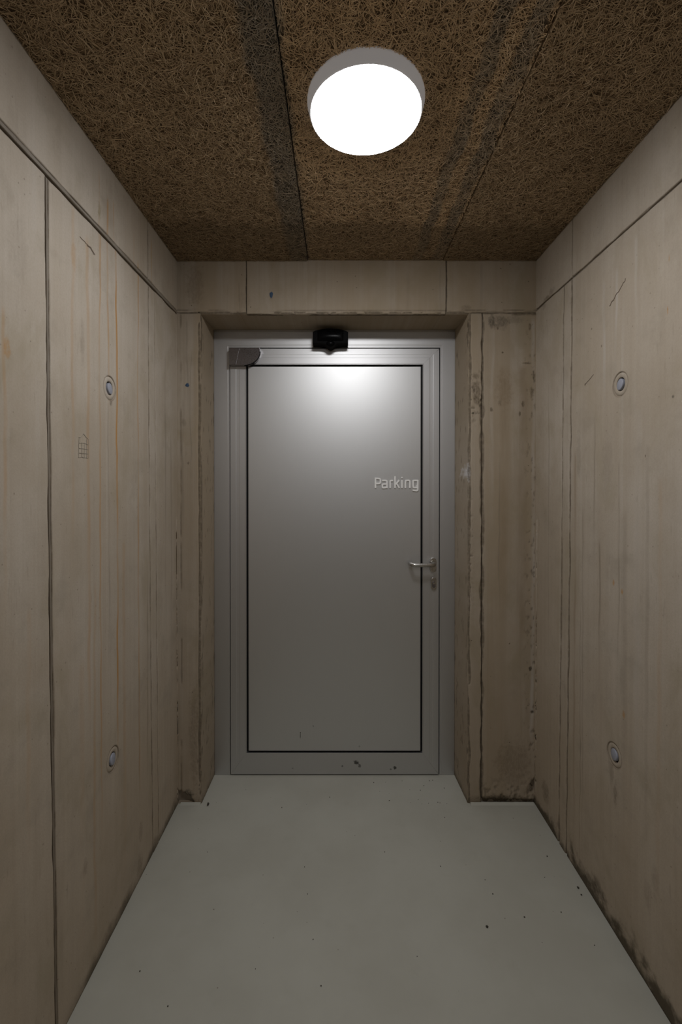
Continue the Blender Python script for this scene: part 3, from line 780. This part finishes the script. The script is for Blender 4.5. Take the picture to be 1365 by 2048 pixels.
# pivot cover at the top hinge corner: flat block with one large rounded corner
pts = [(-.5130, 2.0315), (-.3690, 2.0315), (-.3690, 2.0220)]
for q in range(0, 13):
    a = math.radians(90 * q / 12)
    pts.append((-.4420 + .0730 * math.cos(a) , 2.0150 - .0640 * math.sin(a)))
pts += [(-.5130, 1.9510)]
bm = bmesh.new(); prism(bm, pts, YD - .032, YD + .001, bevel=.0022)
hinge = from_bm('hinge_cover', bm, M['hinge'], door)
hinge['label'] = 'dull grey pivot cover with a rounded corner'
bm = bmesh.new()
prism(bm, [(-.5120, 2.0300), (-.4640, 2.0300), (-.4800, 1.9525), (-.5120, 1.9525)], YD - .0332, YD - .0310, bevel=.0006)
from_bm('hinge_plate', bm, M['hinge'], hinge)
arc = [(-.4420 + .0735 * math.cos(math.radians(q)), YD - .026, 2.0150 - .0645 * math.sin(math.radians(q))) for q in range(0, 91, 6)]
bm = bmesh.new(); tube(bm, arc, .0026, 8)
from_bm('hinge_seam', bm, M['gasket'], hinge, True)

# ------------------------------------------------------------------ motion sensor over the door
SX, SY0, SY1 = -.0372, YD - .066, FY
sensor = thing(empty('motion_sensor', (SX, SY1, 2.072)), 'black plastic motion sensor fixed above the grey metal door', 'sensor')
hw = .0815
top = [(SX + hw * math.sin(a) / math.sin(.9), 2.0945 + .0145 * (math.cos(a) - math.cos(.9)) / (1 - math.cos(.9))) for a in np.linspace(-.9, .9, 15)]
bot = [(SX + hw * q, 2.0435 - .0020 * (1 - abs(q)) - .0165 * math.exp(-(q / .23) ** 2)) for q in np.linspace(1, -1, 33)]
bm = bmesh.new(); prism(bm, top + bot, SY0, SY1 + .001, bevel=.003)
adopt(from_bm('sensor_body', bm, M['sensor'], None), sensor)
bm = bmesh.new()
out = [(SX + .020 * math.cos(a), 2.0400 + .0135 * math.sin(a)) for a in np.linspace(0, 2 * math.pi, 24, endpoint=False)]
rings = []
for sc, dy in ((1.0, .0), (.92, -.005), (.7, -.009), (.4, -.0115)):
    rings.append([bm.verts.new((SX + (px - SX) * sc, SY0 + .0012 + dy, 2.040 + (pz - 2.040) * sc)) for px, pz in out])
for r0, r1 in zip(rings, rings[1:]):
    for i in range(24): bm.faces.new((r0[i], r0[(i + 1) % 24], r1[(i + 1) % 24], r1[i]))
bm.faces.new(rings[-1])
adopt(from_bm('sensor_lens', bm, M['lens'], None, True), sensor)
bm = bmesh.new()
gx = np.linspace(-1, 1, 25); gz = np.linspace(0, 1, 9)
g = [[bm.verts.new((SX + .060 * u, SY0 - .0002 - .0075 * (1 - u * u) ** .7 * math.sin(math.pi * w) ** .7, 2.052 + .046 * w)) for w in gz] for u in gx]
for i in range(24):
    for j in range(8): bm.faces.new((g[i][j], g[i + 1][j], g[i + 1][j + 1], g[i][j + 1]))
r = bmesh.ops.extrude_face_region(bm, geom=list(bm.faces))
for v in [q for q in r['geom'] if isinstance(q, bmesh.types.BMVert)]: v.co.y = SY0 + .001
adopt(from_bm('sensor_window', bm, M['lens'], None, True), sensor)

# ------------------------------------------------------------------ plugs in the tie holes of the formwork
def tie_plug(wall, s, z, label, droop):
    s = s + float(lean(z))
    x, nrm = (XL, 1) if wall == 'left' else (XR, -1)
    root = thing(empty('tie_hole_plug', (x, s, z)), label, 'wall plug', 'plugged formwork tie holes')
    ax = (nrm, 0, 0)
    bm = bmesh.new()
    lathe(bm, [(.0362, -.0070), (.0352, -.0030), (.0338, -.0014), (.0220, -.0012), (.0208, -.0022), (.0200, -.0065)], (x, s, z), ax, 48)
    adopt(from_bm('mortar_collar', bm, M['collar'], None, True), root)
    bm = bmesh.new()
    lathe(bm, [(.0205, -.0060), (0, -.0060)], (x, s, z), ax, 32)
    adopt(from_bm('hole', bm, M['hole'], None), root)
    bm = bmesh.new()
    dy, dz = droop
    lathe(bm, [(.0172, -.0070), (.0176, -.0015), (.0172, .0000), (.0155, .0008), (0, .0012)], (x, s + dy, z + dz), (nrm, .10, .08), 32)
    adopt(from_bm('plug', bm, M['plug'], None, True), root)
    return root
tie_plug('left', *PLUG_L[0], 'grey plastic plug in the upper tie hole of the rust-streaked wall', (.002, -.001))
tie_plug('left', *PLUG_L[1], 'grey plastic plug in the lower tie hole of the rust-streaked wall', (.002, -.001))
tie_plug('right', *PLUG_R[0], 'bluish grey plug in the upper tie hole of the wall without rust runs', (.002, .000))
tie_plug('right', *PLUG_R[1], 'bluish grey plug in the lower tie hole, above the mouldy wall foot', (.002, .001))

# ------------------------------------------------------------------ pencil sketch, scratches and cracks on the concrete
def mark(name, wall, parent, mat, strokes, w):
    bm = bmesh.new()
    for pts in strokes:
        p = [Vector((s + float(lean(z)) * 0, z)) for s, z in pts]
        for a, b in zip(p, p[1:]):
            d = (b - a).normalized(); n = Vector((-d.y, d.x)) * w / 2
            q = [a + n, a - n, b - n, b + n]
            if wall == 'front':
                lo = [bm.verts.new((c.x, Y1 + .001, c.y)) for c in q]; hi = [bm.verts.new((c.x, Y1 - .0011, c.y)) for c in q]
            else:
                x, sg = (XL, 1) if wall == 'left' else (XR, -1)
                lo = [bm.verts.new((x - sg * .001, c.x, c.y)) for c in q]; hi = [bm.verts.new((x + sg * .0009, c.x, c.y)) for c in q]
            bm.faces.new(hi)
            for i in range(4): bm.faces.new((lo[i], lo[(i + 1) % 4], hi[(i + 1) % 4], hi[i]))
    return from_bm(name, bm, mat, parent)
def jag(pts, n, amp, seed):
    r = random.Random(seed); out = []
    for a, b in zip(pts, pts[1:]):
        for i in range(n): t = i / n; out.append((a[0] + (b[0] - a[0]) * t + r.uniform(-amp, amp), a[1] + (b[1] - a[1]) * t + r.uniform(-amp, amp)))
    return out + [pts[-1]]
sk = [[(1.2264, 1.515), (1.2230, 1.461), (1.2390, 1.463), (1.2700, 1.461)], [(1.2264, 1.515), (1.240, 1.519), (1.246, 1.528), (1.258, 1.521), (1.272, 1.514)],
      [(1.226, 1.500), (1.247, 1.502), (1.272, 1.500)], [(1.227, 1.486), (1.272, 1.487)], [(1.225, 1.474), (1.272, 1.474)],
      [(1.238, 1.502), (1.239, 1.463)], [(1.252, 1.502), (1.252, 1.461)], [(1.263, 1.514), (1.263, 1.461)], [(1.272, 1.514), (1.271, 1.461)]]
mark('pencil_sketch', 'left', wl, M['pencil'], [jag(q, 3, .0009, i) for i, q in enumerate(sk)], .0009)['label'] = 'small faint grey pencil sketch of a grid'
mark('scratch', 'left', wl, M['crack'], [jag([(1.2349, 2.057), (1.2641, 2.056), (1.2895, 2.056), (1.3106, 2.047)], 4, .0012, 1), [(1.268, 2.052), (1.285, 2.054), (1.305, 2.045)]], .0018)
mark('crack', 'right', wr, M['crack'], [jag([(1.3576, 2.001), (1.3887, 1.980), (1.4188, 1.965), (1.4395, 1.952)], 5, .0022, 2)], .0024)
mark('crack', 'right', wr, M['crack'], [jag([(1.5282, 1.758), (1.555, 1.746), (1.5806, 1.736)], 4, .0012, 3)], .0013)
def blob(name, wall, parent, mat, s, z, rs, rz, seed):
    r = random.Random(seed); bm = bmesh.new(); n = 14
    pts = [(s + rs * math.cos(2 * math.pi * k / n) * r.uniform(.7, 1.1), z + rz * math.sin(2 * math.pi * k / n) * r.uniform(.7, 1.15)) for k in range(n)]
    c = bm.verts.new((s, Y1 - .0022, z)); ring = [bm.verts.new((a, Y1 - .0010, b)) for a, b in pts]; bk = [bm.verts.new((a, Y1 + .001, b)) for a, b in pts]
    for k in range(n):
        bm.faces.new((c, ring[k], ring[(k + 1) % n])); bm.faces.new((ring[k], bk[k], bk[(k + 1) % n], ring[(k + 1) % n]))
    return from_bm(name, bm, mat, parent)
blob('paint_spot', 'front', wf, M['blue'], -.2909, 2.211, .0085, .0145, 1)['label'] = 'small blue paint spot on the lintel'
blob('paint_spot', 'front', wf, M['blue'], -.6552, 1.821, .0085, .0095, 2)['label'] = 'small blue paint spot on the narrow pier'

# ------------------------------------------------------------------ crumbs on the floor
def crumb(x, y, r, seed, flat=.6):
    rr = random.Random(seed); bm = bmesh.new()
    bmesh.ops.create_icosphere(bm, subdivisions=1, radius=r)
    sx, sy = rr.uniform(.7, 1.2), rr.uniform(.7, 1.2)
    for v in bm.verts:
        k = rr.uniform(.8, 1.15); v.co = Vector((v.co.x * k * sx, v.co.y * k * sy, v.co.z * flat * k))
    zmin = min(v.co.z for v in bm.verts)
    for v in bm.verts: v.co += Vector((x, y, -zmin))
    return bm
thing(from_bm('pebble', crumb(-.5656, 1.962, .0068, 1, .9), M['stone'], None, True), 'dark round pebble on the floor beside the narrow pier', 'pebble')
thing(from_bm('pebble', crumb(.4668, 1.4183, .0042, 2, .5), M['stone'], None), 'small dark stone chip alone in the middle of the floor', 'pebble')
thing(from_bm('pebble', crumb(.8250, 1.5560, .0046, 3, .6), M['stone'], None), 'dark stone chip close to the mouldy wall, farther of two', 'pebble')
thing(from_bm('pebble', crumb(.8220, 1.5290, .0040, 4, .6), M['stone'], None), 'dark stone chip close to the mouldy wall, nearer of two', 'pebble')
me_all = bmesh.new()
spk = [(-.5666, 1.2875), (-.454, 1.2002), (-.6850, 1.6113), (.7798, 1.6901), (.5155, 1.5887), (.4436, 1.89), (.2317, 1.3288), (.3159, 1.9801), (.3244, 2.0619), (.1643, 2.1107), (.1869, 2.0517),
       (.7228, 1.4669), (.5974, 1.4498), (-.0389, 2.012), (.7718, 1.3609), (.7291, 1.5989), (-.4223, 2.0619), (.3719, 1.6454), (-.4077, 1.4774)]
rr = random.Random(5)
spk += [(rr.uniform(.22, .50), rr.uniform(1.95, 2.14)) for _ in range(14)] + [(rr.uniform(-.5, .75), rr.uniform(1.1, 2.0)) for _ in range(16)]
for i, (x, y) in enumerate(spk):
    b = crumb(x, y, rr.uniform(.0012, .0026), 50 + i, .6)
    t = bpy.data.meshes.new('t'); b.to_mesh(t); b.free(); me_all.from_mesh(t); bpy.data.meshes.remove(t)
g = from_bm('grit', me_all, M['grit'])
g['kind'] = 'stuff'; thing(g, 'fine dark grit scattered over the grey green floor', 'grit')
